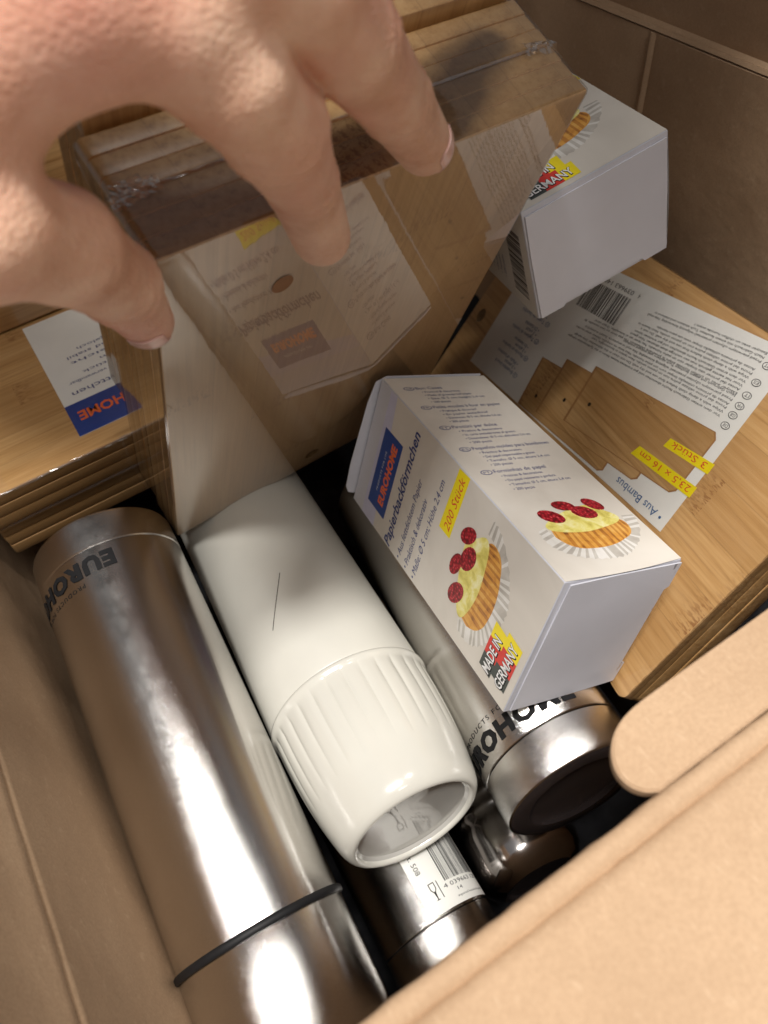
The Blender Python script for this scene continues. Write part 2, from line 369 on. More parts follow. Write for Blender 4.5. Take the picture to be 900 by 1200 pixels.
tabo = [(33.5, 3.95), (20, 3.92), (12, 3.88), (8.6, 3.86), (7.9, 3.84), (7.35, 3.72), (6.95, 3.5), (6.66, 3.2), (6.5, 2.85), (6.52, 2.5), (6.7, 2.2), (7.0, 2.02), (33.5, 2.02)]
for _ in range(2):     # round the cut corner of the tab
    q = [tabo[0]]
    for i in range(len(tabo)-2):
        a, b = tabo[i], tabo[i+1]; q += [(a[0]*.75+b[0]*.25, a[1]*.75+b[1]*.25), (a[0]*.25+b[0]*.75, a[1]*.25+b[1]*.75)]
    tabo = q+[tabo[-2], tabo[-1]]
def slab(name, pts, z0, th, slope, mat, parent):
    n = len(pts); vs = [(x, y, z0-slope*(y-2)) for x, y in pts]+[(x, y, z0-th-slope*(y-2)) for x, y in pts]
    fs = [tuple(range(n)), tuple(range(2*n-1, n-1, -1))]+[(i, n+i, n+(i+1) % n, (i+1) % n) for i in range(n)]
    o = mesh(name, vs, fs, mat, parent); bm = bmesh.new(); bm.from_mesh(o.data); bmesh.ops.recalc_face_normals(bm, faces=bm.faces)
    bmesh.ops.bevel(bm, geom=[e for e in bm.edges if e.calc_face_angle(0) > 1.2], offset=.05*CM, segments=2, affect='EDGES'); bm.to_mesh(o.data); bm.free(); return o
slab('inner_tab', tabo, RZ-.22, .38, .05, M['card'], ct)

# crumpled black sheet, added to stand in for deep shade in the gaps
def added_shade_sheet():
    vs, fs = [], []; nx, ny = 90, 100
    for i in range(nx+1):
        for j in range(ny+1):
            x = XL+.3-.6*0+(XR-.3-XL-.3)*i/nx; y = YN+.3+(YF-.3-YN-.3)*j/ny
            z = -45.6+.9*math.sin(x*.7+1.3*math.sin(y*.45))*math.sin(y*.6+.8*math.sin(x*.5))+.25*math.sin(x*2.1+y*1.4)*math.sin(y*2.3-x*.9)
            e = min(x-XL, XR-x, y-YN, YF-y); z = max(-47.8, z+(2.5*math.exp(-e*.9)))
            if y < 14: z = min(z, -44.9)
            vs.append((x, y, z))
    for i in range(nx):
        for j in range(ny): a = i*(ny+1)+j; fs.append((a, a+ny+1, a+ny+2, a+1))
    o = mesh('gap_shade_sheet', vs, fs, plain('gap_shade_black', (.012, .012, .014), .7, spec=.15, nvar=.2), None, True)
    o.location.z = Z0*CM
    return tag(o, 'added black sheet standing in for deep shade in the gaps below the flasks', 'sheet')
added_shade_sheet()
# ================================================================ BAMBOO BOARDS
def rounded_outline(w, h, r, c=None, n=None, grow=0.):
    """rounded w x h rectangle, always the same number of points, grown outwards (or shrunk) by grow"""
    out = []; r = max(r+grow, .02); x0, y0, x1, y1 = -grow, -grow, w+grow, h+grow
    cs = [(x1-r, y0+r, -90), (x1-r, y1-r, 0), (x0+r, y1-r, 90), (x0+r, y0+r, 180)]
    for i, (px, py, a0) in enumerate(cs):
        for k in range(7):
            a = math.radians(a0+15*k); out.append((px+r*math.cos(a), py+r*math.sin(a)))
        nx, ny, a1 = cs[(i+1) % 4]; e = math.radians(a0+90); q0 = out[-1]; q1 = (nx+r*math.cos(math.radians(a1)), ny+r*math.sin(math.radians(a1)))
        for k in range(1, 15): t = k/15; out.append((q0[0]+(q1[0]-q0[0])*t, q0[1]+(q1[1]-q0[1])*t))
    return out
def board_mesh(w, h, th, r, hole, hr, n=112, bev=.06):
    def inset(d): 
        o = rounded_outline(w, h, r, hole, n, 0 if d == 0 else -d); return o
    o0, o1 = inset(0), inset(bev); rings = []
    n = len(o0); circ = []
    for x, y in o0: a = math.atan2(y-hole[1], x-hole[0]); circ.append((hole[0]+hr*math.cos(a), hole[1]+hr*math.sin(a)))
    m45 = inset(bev*.3)
    vs = []; 
    for pts, z in ((circ, 0), (o1, 0), (m45, -bev*.3), (o0, -bev), (o0, -th+bev), (m45, -th+bev*.3), (o1, -th), (circ, -th)):
        vs += [(x, y, z) for x, y in pts]
    fs = []
    for i in range(8):
        j = (i+1) % 8
        for k in range(n):
            k2 = (k+1) % n; fs.append((i*n+k, i*n+k2, j*n+k2, j*n+k))
    me = bpy.data.meshes.new('board'); me.from_pydata([tuple(Vector(v)*CM) for v in vs], [], fs)
    bm = bmesh.new(); bm.from_mesh(me); bmesh.ops.recalc_face_normals(bm, faces=bm.faces); bm.to_mesh(me); bm.free(); me.shade_smooth(); me.set_sharp_from_angle(angle=math.radians(30)); return me
def board_set(label, mat4, w, h, hole, grain, n=3, th=.68, gap=.02, film='film', jog=.07, hr=.45, cr=.22, group='shrink-wrapped bamboo board sets'):
    t = thing('bamboo_board_set', label, 'board set', mat4, group)
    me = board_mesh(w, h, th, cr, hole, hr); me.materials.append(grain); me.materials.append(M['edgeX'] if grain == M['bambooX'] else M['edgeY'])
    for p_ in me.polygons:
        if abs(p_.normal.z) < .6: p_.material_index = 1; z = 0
    rnd = random.Random(label)
    for i in range(n):
        o = bpy.data.objects.new('board', me); COL.objects.link(o); o.parent = t
        o.location = Vector(((rnd.random()-.5)*jog if i else 0, (rnd.random()-.5)*jog if i else 0, z))*CM; z -= th+gap
    D = -z
    out = rounded_outline(w, h, cr, grow=.05); inn = rounded_outline(w, h, cr, grow=-.04)
    vs = []; N = len(out)
    for pts, zz in ((inn, .035), (out, -.06), (out, -D+.06), (inn, -D-.02)): vs += [(x, y, zz) for x, y in pts]
    fs = [tuple(range(N))]+[tuple(range(4*N-1, 3*N-1, -1))]
    for i in range(3):
        for k in range(N): k2 = (k+1) % N; fs.append((i*N+k, (i+1)*N+k, (i+1)*N+k2, i*N+k2))
    f = mesh('shrink_film', vs, fs, None, t, True, mats=[M['film'], M[film]]); f.data.polygons[0].material_index = 1; bm = bmesh.new(); bm.from_mesh(f.data); bmesh.ops.recalc_face_normals(bm, faces=bm.faces); bm.to_mesh(f.data); bm.free(); auto(f, 40)
    return t, D
def crinkle(parent, p0, p1, wid, nrm, amp=.09, n=40, m=5, seed=1, name='film_seam', mat=None):
    """a wrinkled ridge of bunched film from p0 to p1"""
    rnd = random.Random(seed); p0, p1, nrm = Vector(p0), Vector(p1), Vector(nrm).normalized(); d = (p1-p0); side = d.normalized().cross(nrm)
    vs, fs = [], []
    for i in range(n+1):
        t = i/n
        for k in range(m+1):
            s = k/m-.5; env = math.cos(s*math.pi)
            vs.append(tuple(p0+d*t+side*(s*wid*(1+.3*(rnd.random()-.5)))+nrm*(env*amp*(.3+rnd.random()))))
    for i in range(n):
        for k in range(m): a = i*(m+1)+k; fs.append((a, a+1, a+m+2, a+m+1))
    return mesh(name, vs, fs, mat or M['film_fold'], parent)

A1, B1, C1 = (.995, .0809, -.0588), (-.0869, .4078, -.9089), (-.0496, .9095, .4128)
neg = lambda v: tuple(-c for c in v)
def along(o, *pairs):
    o = Vector(o)
    for v, s in pairs: o = o+Vector(v)*s
    return tuple(o)
# two sets held by the hand (front one faces the viewer) and a third behind them
T1o = (3.32, 17.95, -11.06)
org = along(T1o, (B1, 23.3))            # lower left corner of the front face
P1, D1 = board_set('tall shrink-wrapped bamboo board set gripped by the hand, pale front face catching reflections', frame(org, A1, neg(B1), neg(C1)), 16, 23.3, (8.4, 1.6), M['bamboo_pale'], film='film_strong')
poly('brown_spot', [(4.35+.40*math.cos(a), 23.3-3.55+.40*math.sin(a)) for a in [k*math.pi/10 for k in range(20)]], .045, plain('brown_spot', (.26, .11, .03), .4), P1)
crinkle(P1, (.3, 23.4, -2.05), (15.7, 23.4, -2.05), .12, (0, 1, 0), .02, 70, 4, 3)
crinkle(P1, (-.05, 23.25, -2.0), (1.4, 23.45, -2.1), .55, (-.3, 1, 0), .14, 12, 7, 4)
crinkle(P1, (14.6, 23.45, -2.1), (16.05, 23.25, -2.0), .55, (.3, 1, 0), .14, 12, 7, 5)
org2 = along(T1o, (B1, 23.2), (C1, 2.2), (A1, .12))
P1b, _ = board_set('shrink-wrapped bamboo board set held close behind the pale tall set in the hand', frame(org2, A1, neg(B1), neg(C1)), 16, 23.15, (8.4, 1.6), M['bambooY'])
crinkle(P1b, (0, 23.2, -.03), (.9, 23.3, -.03), .5, (-.3, 1, .3), .12, 9, 6, 6)
org3 = along(T1o, (B1, 17.0), (C1, 4.5), (A1, .5))
P1c, _ = board_set('dark shadowed bamboo board set at the very back of the bundle under the hand', frame(org3, A1, neg(B1), neg(C1)), 15.6, 17.4, (8.4, 1.6), M['bambooY'])

# the set on the right that carries the big label
A3, B3, C3 = (.2862, .9284, -.2368), (-.6789, .0221, -.7339), (-.6762, .3708, .6366)
O3 = (24.63, 7.03, -21.02)
P3, D3 = board_set('shrink-wrapped bamboo board set with a large white barcode label, leaning at the right wall', frame(O3, A3, B3, C3), 31.0, 15.52, (29.6, 9.0), M['bambooX'], hr=.5, cr=.5)
# the flat set at the left with the blue label corner
P2, D2 = board_set('shrink-wrapped bamboo board set lying flat at the left behind the printed steel flask', frame((-6.5, 31.1, -27.6), (1, 0, 0), (0, 1, 0), (0, 0, 1)), 23.4, 15.3, (21.9, 7.6), M['bambooX'])
P4, _ = board_set('bamboo board set standing on edge in shadow at the far left, behind the flat set', frame((-6.5, 43.7, -27.5), (1, 0, 0), (0, 0, 1), (0, -1, 0)), 22.5, 11.5, (20.5, 5.7), M['bambooX'])

for k_, nm_ in enumerate(('directly',)):
    board_set('dark bamboo board set stacked %s under the flat set behind the printed steel flask' % nm_, frame((-6.4+.3*k_, 31.3-.15*k_, -29.9-2.25*k_), (1, 0, 0), (0, 1, 0), (0, 0, 1)), 23.4, 15.3, (21.9, 7.6), M['bambooX'])
crinkle(P2, (.2, 0, -.05), (22, 0, -.05), .22, (0, -1, .5), .03, 60, 4, 33)
# label of the right-hand set -------------------------------------------------
lab_rot = .104
def F3(u, v, z):
    c, s = math.cos(lab_rot), math.sin(lab_rot); return (5.74+c*u-s*v, .10+s*u+c*v, z)
lb = poly('label', [(0, 0), (22.6, 0), (22.6, 9.26), (0, 9.26)], .012, M['label_paper'], P3, F3)
def L3(s, u, v, h, mat, w=None, **k): return lettering(s, u, v, h, mat, lb, F3, w=w, z=.022, **k)
pr = [([(15.45, 6.15), (5.6, 5.55), (5.4, 8.9), (5.75, 9.1), (15.0, 9.24)], .015), ([(13.25, 5.42), (3.25, 4.9), (3.1, 8.1), (3.4, 8.32), (13.0, 8.9)], .018), ([(10.65, 4.85), (.95, 4.32), (.66, 4.6), (.7, 7.4), (1.0, 7.65), (10.4, 8.25)], .021)]
edge = plain('printed_board_edge', (.38, .19, .07), .4)
for i, (pts, z) in enumerate(pr):
    c = Vector((sum(p[0] for p in pts)/len(pts), sum(p[1] for p in pts)/len(pts)))
    poly('printed_board', pts, z, edge, lb, F3)
    poly('printed_board', [tuple(c+(Vector(p)-c)*.972) for p in pts], z+.0015, M['bamboo_print'], lb, F3)
for (u, v, z) in ((9.25, 6.7, .024), (11.3, 7.35, .021), (13.8, 8.2, .018)):
    poly('printed_hole', [(u+.13*math.cos(k*.5236), v+.12*math.sin(k*.5236)) for k in range(12)], z, M['ink_black'], lb, F3)
y1 = poly('yellow_bar', [(-.14, 6.72), (4.27, 6.80), (4.5, 7.35), (-.14, 7.27)], .026, M['yellow'], lb, F3)
lettering('23,5 x 16 cm', .12, 6.84, .33, M['red_text'], lb, F3, w=3.85, z=.029, rot=.02)
poly('yellow_bar', [(-.14, 5.48), (2.92, 5.66), (3.02, 6.14), (-.14, 6.0)], .026, M['yellow'], lb, F3)
lettering('3 Stück', .2, 5.60, .33, M['red_text'], lb, F3, w=2.45, z=.029, rot=.04)
L3('• Aus Bambus', .45, 8.58, .42, M['ink_mid'], w=3.75)
# small print
de = ['Vor dem ersten Gebrauch feucht abwischen und gut trocknen lassen. Nicht in der Spülmaschine reinigen.', 'Nach Gebrauch mit einem feuchten Tuch säubern und stehend trocknen lassen. Von Zeit zu Zeit mit Öl einreiben.',
      'Wipe with a damp cloth before first use and dry well. Do not clean in the dishwasher. Dry upright after use.', 'Essuyer avec un chiffon humide avant la première utilisation. Ne pas laver au lave-vaisselle. Bien sécher.',
      'Prima del primo utilizzo pulire con un panno umido. Non lavare in lavastoviglie. Lasciare asciugare in piedi.', 'Antes del primer uso limpiar con un paño húmedo. No lavar en el lavavajillas. Dejar secar de pie.',
      'Antes da primeira utilização limpar com um pano húmido. Não lavar na máquina. Deixar secar ao alto.', 'Voor het eerste gebruik met een vochtige doek afnemen. Niet geschikt voor de vaatwasser. Rechtop drogen.',
      'Przed pierwszym użyciem przetrzeć wilgotną ściereczką. Nie myć w zmywarce. Suszyć w pozycji pionowej.']
rows = [(4.02, 13.6), (3.80, 13.1), (3.58, 11.5), (3.40, 13.4), (3.18, 12.6), (2.96, 9.0), (2.86, 13.0), (2.66, 12.2), (2.46, 8.9), (2.26, 8.7), (2.04, 8.4), (1.84, 8.8), (1.64, 7.4), (1.24, 8.6), (1.04, 8.2), (.84, 5.2)]
for i, (v, w) in enumerate(rows):
    s = de[(i*2) % len(de)]; s = (s+' '+de[(i*2+1) % len(de)])[:int(w*7.4)]
    L3(s, 1.32, v-.42, .125, M['ink_black'], w=w-.4, rot=.047, name='small_print', stretch=.8)
def oval(u, v, t, F, parent, rx=.26, ry=.15, mat='ink_blue', z=.02, h=.16, inner='label_paper'):
    poly('oval_mark', [(u+rx*math.cos(k*.393), v+ry*math.sin(k*.393)) for k in range(16)], z, M[mat], parent, F)
    poly('oval_mark', [(u+rx*.86*math.cos(k*.393), v+ry*.8*math.sin(k*.393)) for k in range(16)], z+.002, M[inner], parent, F)
    lettering(t, u-rx*.55, v-h*.5, h, M[mat], parent, F, w=rx*1.1, z=z+.004)
for t, u, v in (('DE', .75, 3.98), ('GB', .76, 3.45), ('FR', .77, 2.98), ('IT', .8, 2.46), ('ES', .82, 1.82), ('PT', .9, 1.02)): oval(u, v-.1, t, F3, lb, .27, .17, 'ink_black')
# barcode
def bars(name, x0, x1, y0, y1, mat, parent, F, z, seed=3, along_x=True):
    rnd = random.Random(seed); vs, fs = [], []; x = x0
    while x < x1:
        w = rnd.choice((.035, .035, .07, .105))*(x1-x0)/3.9
        q = [(x, y0), (min(x+w, x1), y0), (min(x+w, x1), y1), (x, y1)]
        n = len(vs); vs += [F(a, b, z) for a, b in q]; fs.append((n, n+1, n+2, n+3)); x += w+rnd.choice((.04, .04, .08, .1))*(x1-x0)/3.9
    return mesh(name, vs, fs, mat, parent)
bars('barcode', 11.35, 15.5, .98, 2.6, M['ink_black'], lb, F3, .022)
L3('4', 10.85, .55, .26, M['ink_black']); L3('039663 140784', 11.45, .55, .26, M['ink_black'], w=3.9)
for k, (v, g) in enumerate(((3.25, 'PT'), (4.45, 'ES'), (5.65, 'IT'), (6.85, 'FR'), (8.05, 'GB'))):
    tx = {'PT': 'Tábua de bambu\n• 3 peças\n• De bambu', 'ES': 'Tabla de bambú\n• 3 piezas\n• De bambú', 'IT': 'Tagliere di bambù\n• 3 pezzi\n• Di bambù', 'FR': 'Planche en bambou\n• 3 pièces\n• En bambou', 'GB': 'Breakfast board\n• 3 pieces\n• Made of bamboo'}[g]
    oval(16.9, v, g, F3, lb, .27, .16, 'ink_mid'); L3(tx, 17.3, v-.1, .24, M['ink_mid'], w=3.0, line=.95, name='small_print')
crinkle(P3, (.0, .4, -.1), (-.02, 15.2, -.1), .30, (-1, 0, .4), .035, 90, 4, 8)
crinkle(P3, (-.03, .6, -1.6), (-.05, 15.0, -1.7), .55, (-1, 0, 0), .10, 80, 5, 9)
crinkle(P3, (1.0, -.05, -.05), (30, -.05, -.05), .2, (0, -1, .4), .02, 90, 3, 10)

# label of the flat set at the left ------------------------------------------
def F2(x, y, z):   # printed upside down for the viewer: x runs towards world -x
    return (14.9-x, 9.9-y, z)
l2 = poly('label', [(0, -2.4), (9.0, -2.4), (9.0, 8.5), (0, 8.5)], .012, M['label_paper'], P2, F2)
poly('logo_field', [(3.2, 5.85), (9.0, 5.85), (9.0, 8.48), (3.2, 8.48)], .018, M['navy'], l2, F2)
lettering('EUROHOME', 3.55, 6.65, .75, M['orange'], l2, F2, w=5.0, bold=.03, z=.024)
lettering('Frühstücksbrettchen', 1.0, 4.95, .42, M['ink_blue'], l2, F2, w=7.3, z=.02)
for k, s in enumerate(('• Aus Bambus, beidseitig verwendbar', '• Set mit 3 Stück', '• 23,5 x 16 cm', '• Pflegeleicht', '• Natürlich und stabil', '• Mit Aufhängeloch')):
    lettering(s, 1.4+.25*(k % 2), 4.1-.55*k, .27, M['ink_blue'], l2, F2, w=(6.8, 5.6, 4.6, 5.9, 6.2, 5.2)[k], z=.02)

# ================================================================ BAKING CUP BOXES
WX, LY, DZ = 7.24, 14.8, 6.07
GCUP = 'boxes of paper baking cups'
def muffin(parent, F, ox, oy, s, z):
    T = lambda pts: [(ox+(x-.8)*s, oy+(y-.7)*s) for x, y in pts]
    liner = [(1.05, 2.5), (.78, 2.03), (1.03, 1.57), (1.67, 1.08), (2.48, .78), (3.29, .67), (3.98, .73), (4.71, 1.1), (5.4, 1.6), (6.04, 2.25), (6.15, 2.75), (5.74, 2.75), (5.2, 2.2)]
    body = [(1.49, 2.73), (1.4, 2.22), (1.68, 1.74), (2.25, 1.46), (3.32, 1.35), (4.43, 1.54), (5.05, 1.74), (5.38, 2.08), (5.45, 2.54), (5.17, 2.85), (3.76, 2.6)]
    cream = [(1.34, 2.97), (1.45, 2.68), (2.15, 2.44), (3.12, 2.3), (4.17, 2.42), (5.08, 2.58), (5.38, 2.85), (5.28, 3.13), (4.94, 3.43), (4.69, 3.72), (4.32, 3.96), (3.65, 3.85), (2.87, 3.7), (2.24, 3.47), (1.7, 3.25)]
    def sm(pts):   # round the outline
        for _ in range(2):
            q = []
            for i in range(len(pts)):
                a, b = pts[i], pts[(i+1) % len(pts)]
                q += [(a[0]*.75+b[0]*.25, a[1]*.75+b[1]*.25), (a[0]*.25+b[0]*.75, a[1]*.25+b[1]*.75)]
            pts = q
        return pts
    def curve(P_, t):
        n_ = len(P_)-1; x = min(t*n_, n_-1e-6); i = int(x); f_ = x-i
        p0, p1, p2, p3 = P_[max(i-1, 0)], P_[i], P_[i+1], P_[min(i+2, n_)]
        return tuple(.5*(2*p1[j]+(p2[j]-p0[j])*f_+(2*p0[j]-5*p1[j]+4*p2[j]-p3[j])*f_*f_+(3*p1[j]-p0[j]-3*p2[j]+p3[j])*f_**3) for j in (0, 1))
    O_ = [(.85, 2.75), (.80, 2.1), (1.03, 1.57), (1.67, 1.05), (2.48, .76), (3.29, .66), (3.98, .72), (4.71, 1.05), (5.4, 1.55), (6.05, 2.35), (6.2, 2.9)]
    I_ = [(1.30, 2.9), (1.40, 2.3), (1.65, 1.80), (2.1, 1.48), (2.7, 1.36), (3.3, 1.33), (3.95, 1.40), (4.5, 1.56), (4.95, 1.80), (5.4, 2.3), (5.55, 2.95)]
    U_ = [(1.45, 2.85), (1.5, 2.75), (1.75, 2.62), (2.2, 2.5), (2.7, 2.42), (3.3, 2.42), (3.95, 2.55), (4.5, 2.65), (4.95, 2.8), (5.2, 2.95), (5.3, 3.05)]
    def pleats(name, A_, B_, n_, zz, mats_, par, jit):
        rnd = random.Random(n_); vs, fs, mi = [], [], []
        ts = [0]+sorted(min(1, max(0, (k+.35*(rnd.random()-.5))/n_)) for k in range(1, n_))+[1]
        for k, t in enumerate(ts):
            a_, b_ = curve(A_, t), curve(B_, t); j_ = jit*(1 if k % 2 else -1)
            a_ = (a_[0]+(a_[0]-b_[0])*j_, a_[1]+(a_[1]-b_[1])*j_)
            for q in T([a_, b_]): vs.append(F(q[0], q[1], zz))
        for k in range(n_): fs.append((2*k, 2*k+2, 2*k+3, 2*k+1)); mi.append(k % 2 if rnd.random() < .75 else rnd.randrange(2))
        o = mesh(name, vs, fs, None, par, mats=mats_)
        for p_, m_ in zip(o.data.polygons, mi): p_.material_index = m_
        return o
    pm = poly('printed_muffin', T(sm(liner)), z, M['liner_a'], parent, F)
    pleats('printed_liner', O_, I_, 46, z+.001, [M['liner_a'], M['liner_b']], pm, .06)
    poly('printed_cake', T(sm(body)), z+.0015, M['cake_a'], pm, F)
    pleats('printed_cake', I_[1:-1], U_[1:-1], 26, z+.002, [M['cake_a'], M['cake_b']], pm, 0)
    poly('printed_custard', T(sm(cream)), z+.004, M['custard'], pm, F)
    for (x, y, rx, ry, a) in ((2.1, 3.5, .55, .33, -.5), (3.15, 4.05, .50, .27, -.25), (4.7, 3.9, .48, .28, -.75), (3.88, 3.48, .56, .34, -.35)):
        rx, ry = rx*1.12, ry*1.2
        e = [(x+rx*math.cos(k*.35)*math.cos(a)-ry*math.sin(k*.35)*math.sin(a), y+rx*math.cos(k*.35)*math.sin(a)+ry*math.sin(k*.35)*math.cos(a)) for k in range(18)]
        poly('printed_raspberry', T(e), z+.006+.0005*x, M['berry'], pm, F)
def german_mark(parent, F, x, y, z, s=1.):
    # slanted black / red / yellow bands with white words
    bands = [('black_band', 0, .75), ('red_band', .75, 1.6), ('yellow', 1.6, 2.35)]
    m = None
    for n, a, b in bands:
        for (y0, y1, d) in ((.95, 1.75, .0), (.0, .95, .28)):
            q = [(x+s*(a+d+y0*.12), y+s*y0), (x+s*(b+d+y0*.12), y+s*y0), (x+s*(b+d+y1*.12), y+s*y1), (x+s*(a+d+y1*.12), y+s*y1)]
            p = poly('colour_band', q, z, M[n], m or parent, F); m = m or p
    for t, yy, xx, w in (('MADE IN', 1.08, .2, 1.85), ('GERMANY', .2, .22, 2.25)):
        lettering(t, x+s*(xx-.03), y+s*(yy-.03), .52*s, M['ink_black'], m, F, w=(w+.06)*s, bold=.06, z=z+.004)
        lettering(t, x+s*xx, y+s*yy, .5*s, M['white_ink'], m, F, w=w*s, bold=.015, z=z+.007)
SIDE = [('GB', 'Bun Cases', ['• Practical & decorative', '• Made of greaseproof paper', '• Size: Ø 5 cm; height 2,4 cm', '• 200 pieces']),
        ('FR', 'Petits moules à four en papier', ['• Pratique & décoratif', '• En papier antiadhésif', '• Dimension: Ø 5 cm, altitude 2,4 cm', '• 200 pièces']),
        ('IT', 'Pirottini per dolce', ['• Pratico & decorativo', '• In carta antiaderente al grasso', '• Dimensione: Ø 5 cm, altitudine 2,4 cm', '• 200 pezzi']),
        ('ES', 'Pequeños moldes para bombones', ['• Práctico & decorativo', '• Del papel impermeable a grasas', '• Tamaño: Ø 5 cm, altura 2,4 cm', '• 200 piezas']),
        ('PT', 'Forminhas de papel', ['• Práticas & decorativas', '• De papel resistente à gordura', '• Tamanho: Ø 5 cm, altura 2,4 cm', '• 200 peças'])]
def cup_box(label, mat4, detail=True):
    t = thing('baking_cup_box', label, 'box', mat4, GCUP)
    b = box('carton_body', (0, 0, -DZ), (WX, LY, 0), M['white_card'], t, .06)
    e = .012
    FF = lambda x, y, z: (x, y, z)                       # front
    FS = lambda x, y, z: (WX+z, y, -x)                   # info side on the right
    FL = lambda x, y, z: (-z, y, -DZ+x)                  # left side
    # printed skins, the near edge of each bows over the tuck-in end
    def skin(name, w, F, bow):
        n = 12; vs, fs = [], []
        for i in range(n+1):
            x = .03+(w-.06)*i/n; o = bow*math.sin(math.pi*i/n)
            vs += [F(x, .02-o, e), F(x, LY-.02, e)]
        for i in range(n): fs.append((2*i, 2*i+2, 2*i+3, 2*i+1))
        return mesh(name, vs, fs, M['linen'], t)
    f = skin('front_print', WX, FF, .0); s = skin('side_print', DZ, FS, .12); l = skin('side_print', DZ, FL, 0)
    z = e+.008
    poly('lavender_band', [(.03, 13.72), (WX-.03, 13.72), (WX-.03, LY-.03), (.03, LY-.03)], z, M['white_card'], f, FF)
    poly('lavender_band', [(.03, 12.35), (WX-.03, 13.1), (WX-.03, 13.72), (.03, 13.72)], z, M['lavender'], f, FF)
    poly('logo_field', [(1.02, 11.62), (5.38, 11.62), (5.38, 13.42), (1.02, 13.42)], z+.004, M['navy'], f, FF)
    lettering('EUROHOME', 1.5, 12.0, .52, M['orange'], f, FF, w=3.5, bold=.045, z=z+.008)
    lettering('PRODUCTS FOR LIFE', 2.0, 12.78, .14, M['white_ink'], f, FF, w=2.3, spacing=1.3, z=z+.008)
    lettering('Papierbackförmchen', .10, 10.55, .62, M['ink_blue'], f, FF, w=6.6, bold=.018, shear=.15, z=z)
    for (s_, x, y, w) in (('• Aus fettdichtem Papier', .2, 9.45, 4.7), ('• Praktisch & dekorativ', .2, 8.68, 4.15), ('• Maße: Ø 5 cm; Höhe 2,4 cm', .2, 7.92, 5.75)):
        lettering(s_, x, y, .40, M['ink_blue'], f, FF, w=w, z=z, shear=.1)
    poly('yellow_field', [(3.95, 6.5), (7.18, 6.46), (7.14, 7.3), (3.95, 7.42)], z, M['yellow'], f, FF)
    lettering('200 Stück', 4.15, 6.68, .47, M['red_text'], f, FF, w=2.75, z=z+.006, shear=.15)
    muffin(f, FF, .7, 1.9, 1.10, z); german_mark(f, FF, .45, .35, z+.012, 1.05)
    for k, (g, ti, ls) in enumerate(SIDE):
        y = 13.62-1.76*k
        oval(.92, y+.1, g, FS, s, .30, .17, 'ink_blue', z, .16, 'linen')
        lettering(ti, 1.3, y, .25, M['ink_blue'], s, FS, w=(1.5, 3.9, 2.5, 4.3, 2.8)[k], z=z)
        for j, q in enumerate(ls): lettering(q, 1.46, y-.31*(j+1)-.02, .175, M['ink_blue'], s, FS, w=(2.2, 2.7, 3.3, 1.1)[j]*(1.0, .95, 1.1, 1.05, 1.0)[k], z=z, name='small_print')
    muffin(s, FS, .72, .72, .97, z)
    for k in range(5):
        lettering(SIDE[k][1], .8, 12.6-2.1*k, .3, M['ink_blue'], l, FL, w=3.6, z=z)
        for j in range(4): lettering(SIDE[k][2][j], .9, 12.6-2.1*k-.38*(j+1), .2, M['ink_blue'], l, FL, w=(3.1, 3.6, 4.2, 1.4)[j], z=z, name='small_print')
    bars('barcode', .8, 4.6, .6, 1.9, M['ink_black'], l, FL, z, 5)
    # ends: folded end panel with a bowed upper edge and side slits
    n = 12; vs = [(.03+(WX-.06)*i/n, -.02-.05*math.sin(math.pi*i/n), -.02) for i in range(n+1)]+[(.03+(WX-.06)*i/n, -.02, -DZ+.03) for i in range(n+1)]
    mesh('end_flap', vs, [(i, i+1, n+1+i+1, n+1+i) for i in range(n)], M['white_card'], t)
    o2 = [(.12, -.25), (WX-.12, -.25), (WX-.08, -2.5), (WX-.12, -DZ+.04), (WX-1.35, -DZ+.04), (WX-1.5, -DZ+.26), (1.5, -DZ+.26), (1.35, -DZ+.04), (.12, -DZ+.04), (.08, -2.5)]
    vv = [(x, -.055, z_) for x, z_ in o2]+[(x, -.115-.05*math.sin(math.pi*min(1, max(0, x/WX))), z_) for x, z_ in o2]; n2 = len(o2)
    fo = mesh('end_flap', vv, [tuple(range(n2)), tuple(range(2*n2-1, n2-1, -1))]+[(i, n2+i, n2+(i+1) % n2, (i+1) % n2) for i in range(n2)], M['white_card'], t)
    return t, f, s
sc = .985
A2, B2, C2 = (.0937, .9881, -.1221), (.916, -.1336, -.3782), (-.39, -.0764, -.9176)
E3 = along((11.81, 9.91, -23.91), (C2, 7.24)); E3 = tuple(c*sc for c in E3)
CB, CBf, CBs = cup_box('white paper baking cup box with logo and printed muffins facing up, on the flasks', frame(E3, neg(C2), A2, neg(B2)))
# dust flap peeping out at the far end of this box
dv = [(-.02, LY+.02, .28), (2.2, LY+.02, .45), (WX-.4, LY+.02, .42), (WX, LY+.02, .2), (WX, LY+.02, -.2), (-.05, LY+.02, -.3)]
def dust_flap(pts, th, parent):
    n = len(pts); vs = list(pts)+[(p[0], p[1]+th, p[2]) for p in pts]
    return mesh('dust_flap', vs, [tuple(range(n)), tuple(range(2*n-1, n-1, -1))]+[(i, (i+1) % n, n+(i+1) % n, n+i) for i in range(n)], M['white_card'], parent)
dust_flap([(.35, LY+.06, .1), (.42, LY+.06, .38), (.8, LY+.06, .58), (2.2, LY+.07, .62), (5.8, LY+.12, .42), (7.0, LY+.12, .22), (7.3, LY+.1, -.3), (7.3, LY+.08, -5.9), (.35, LY+.06, -5.9)], .05, CB)
tape = M['film']
crinkle(CB, (WX-.1, -.07, -DZ+.3), (.9, -.08, -DZ+.25), .7, (0, -1, 0), .06, 26, 6, 14, 'clear_seal')
Ab, Bb, Cb = (.1417, .9893, -.0348), (.9676, -.131, .2158), (.2089, -.0643, -.9758)
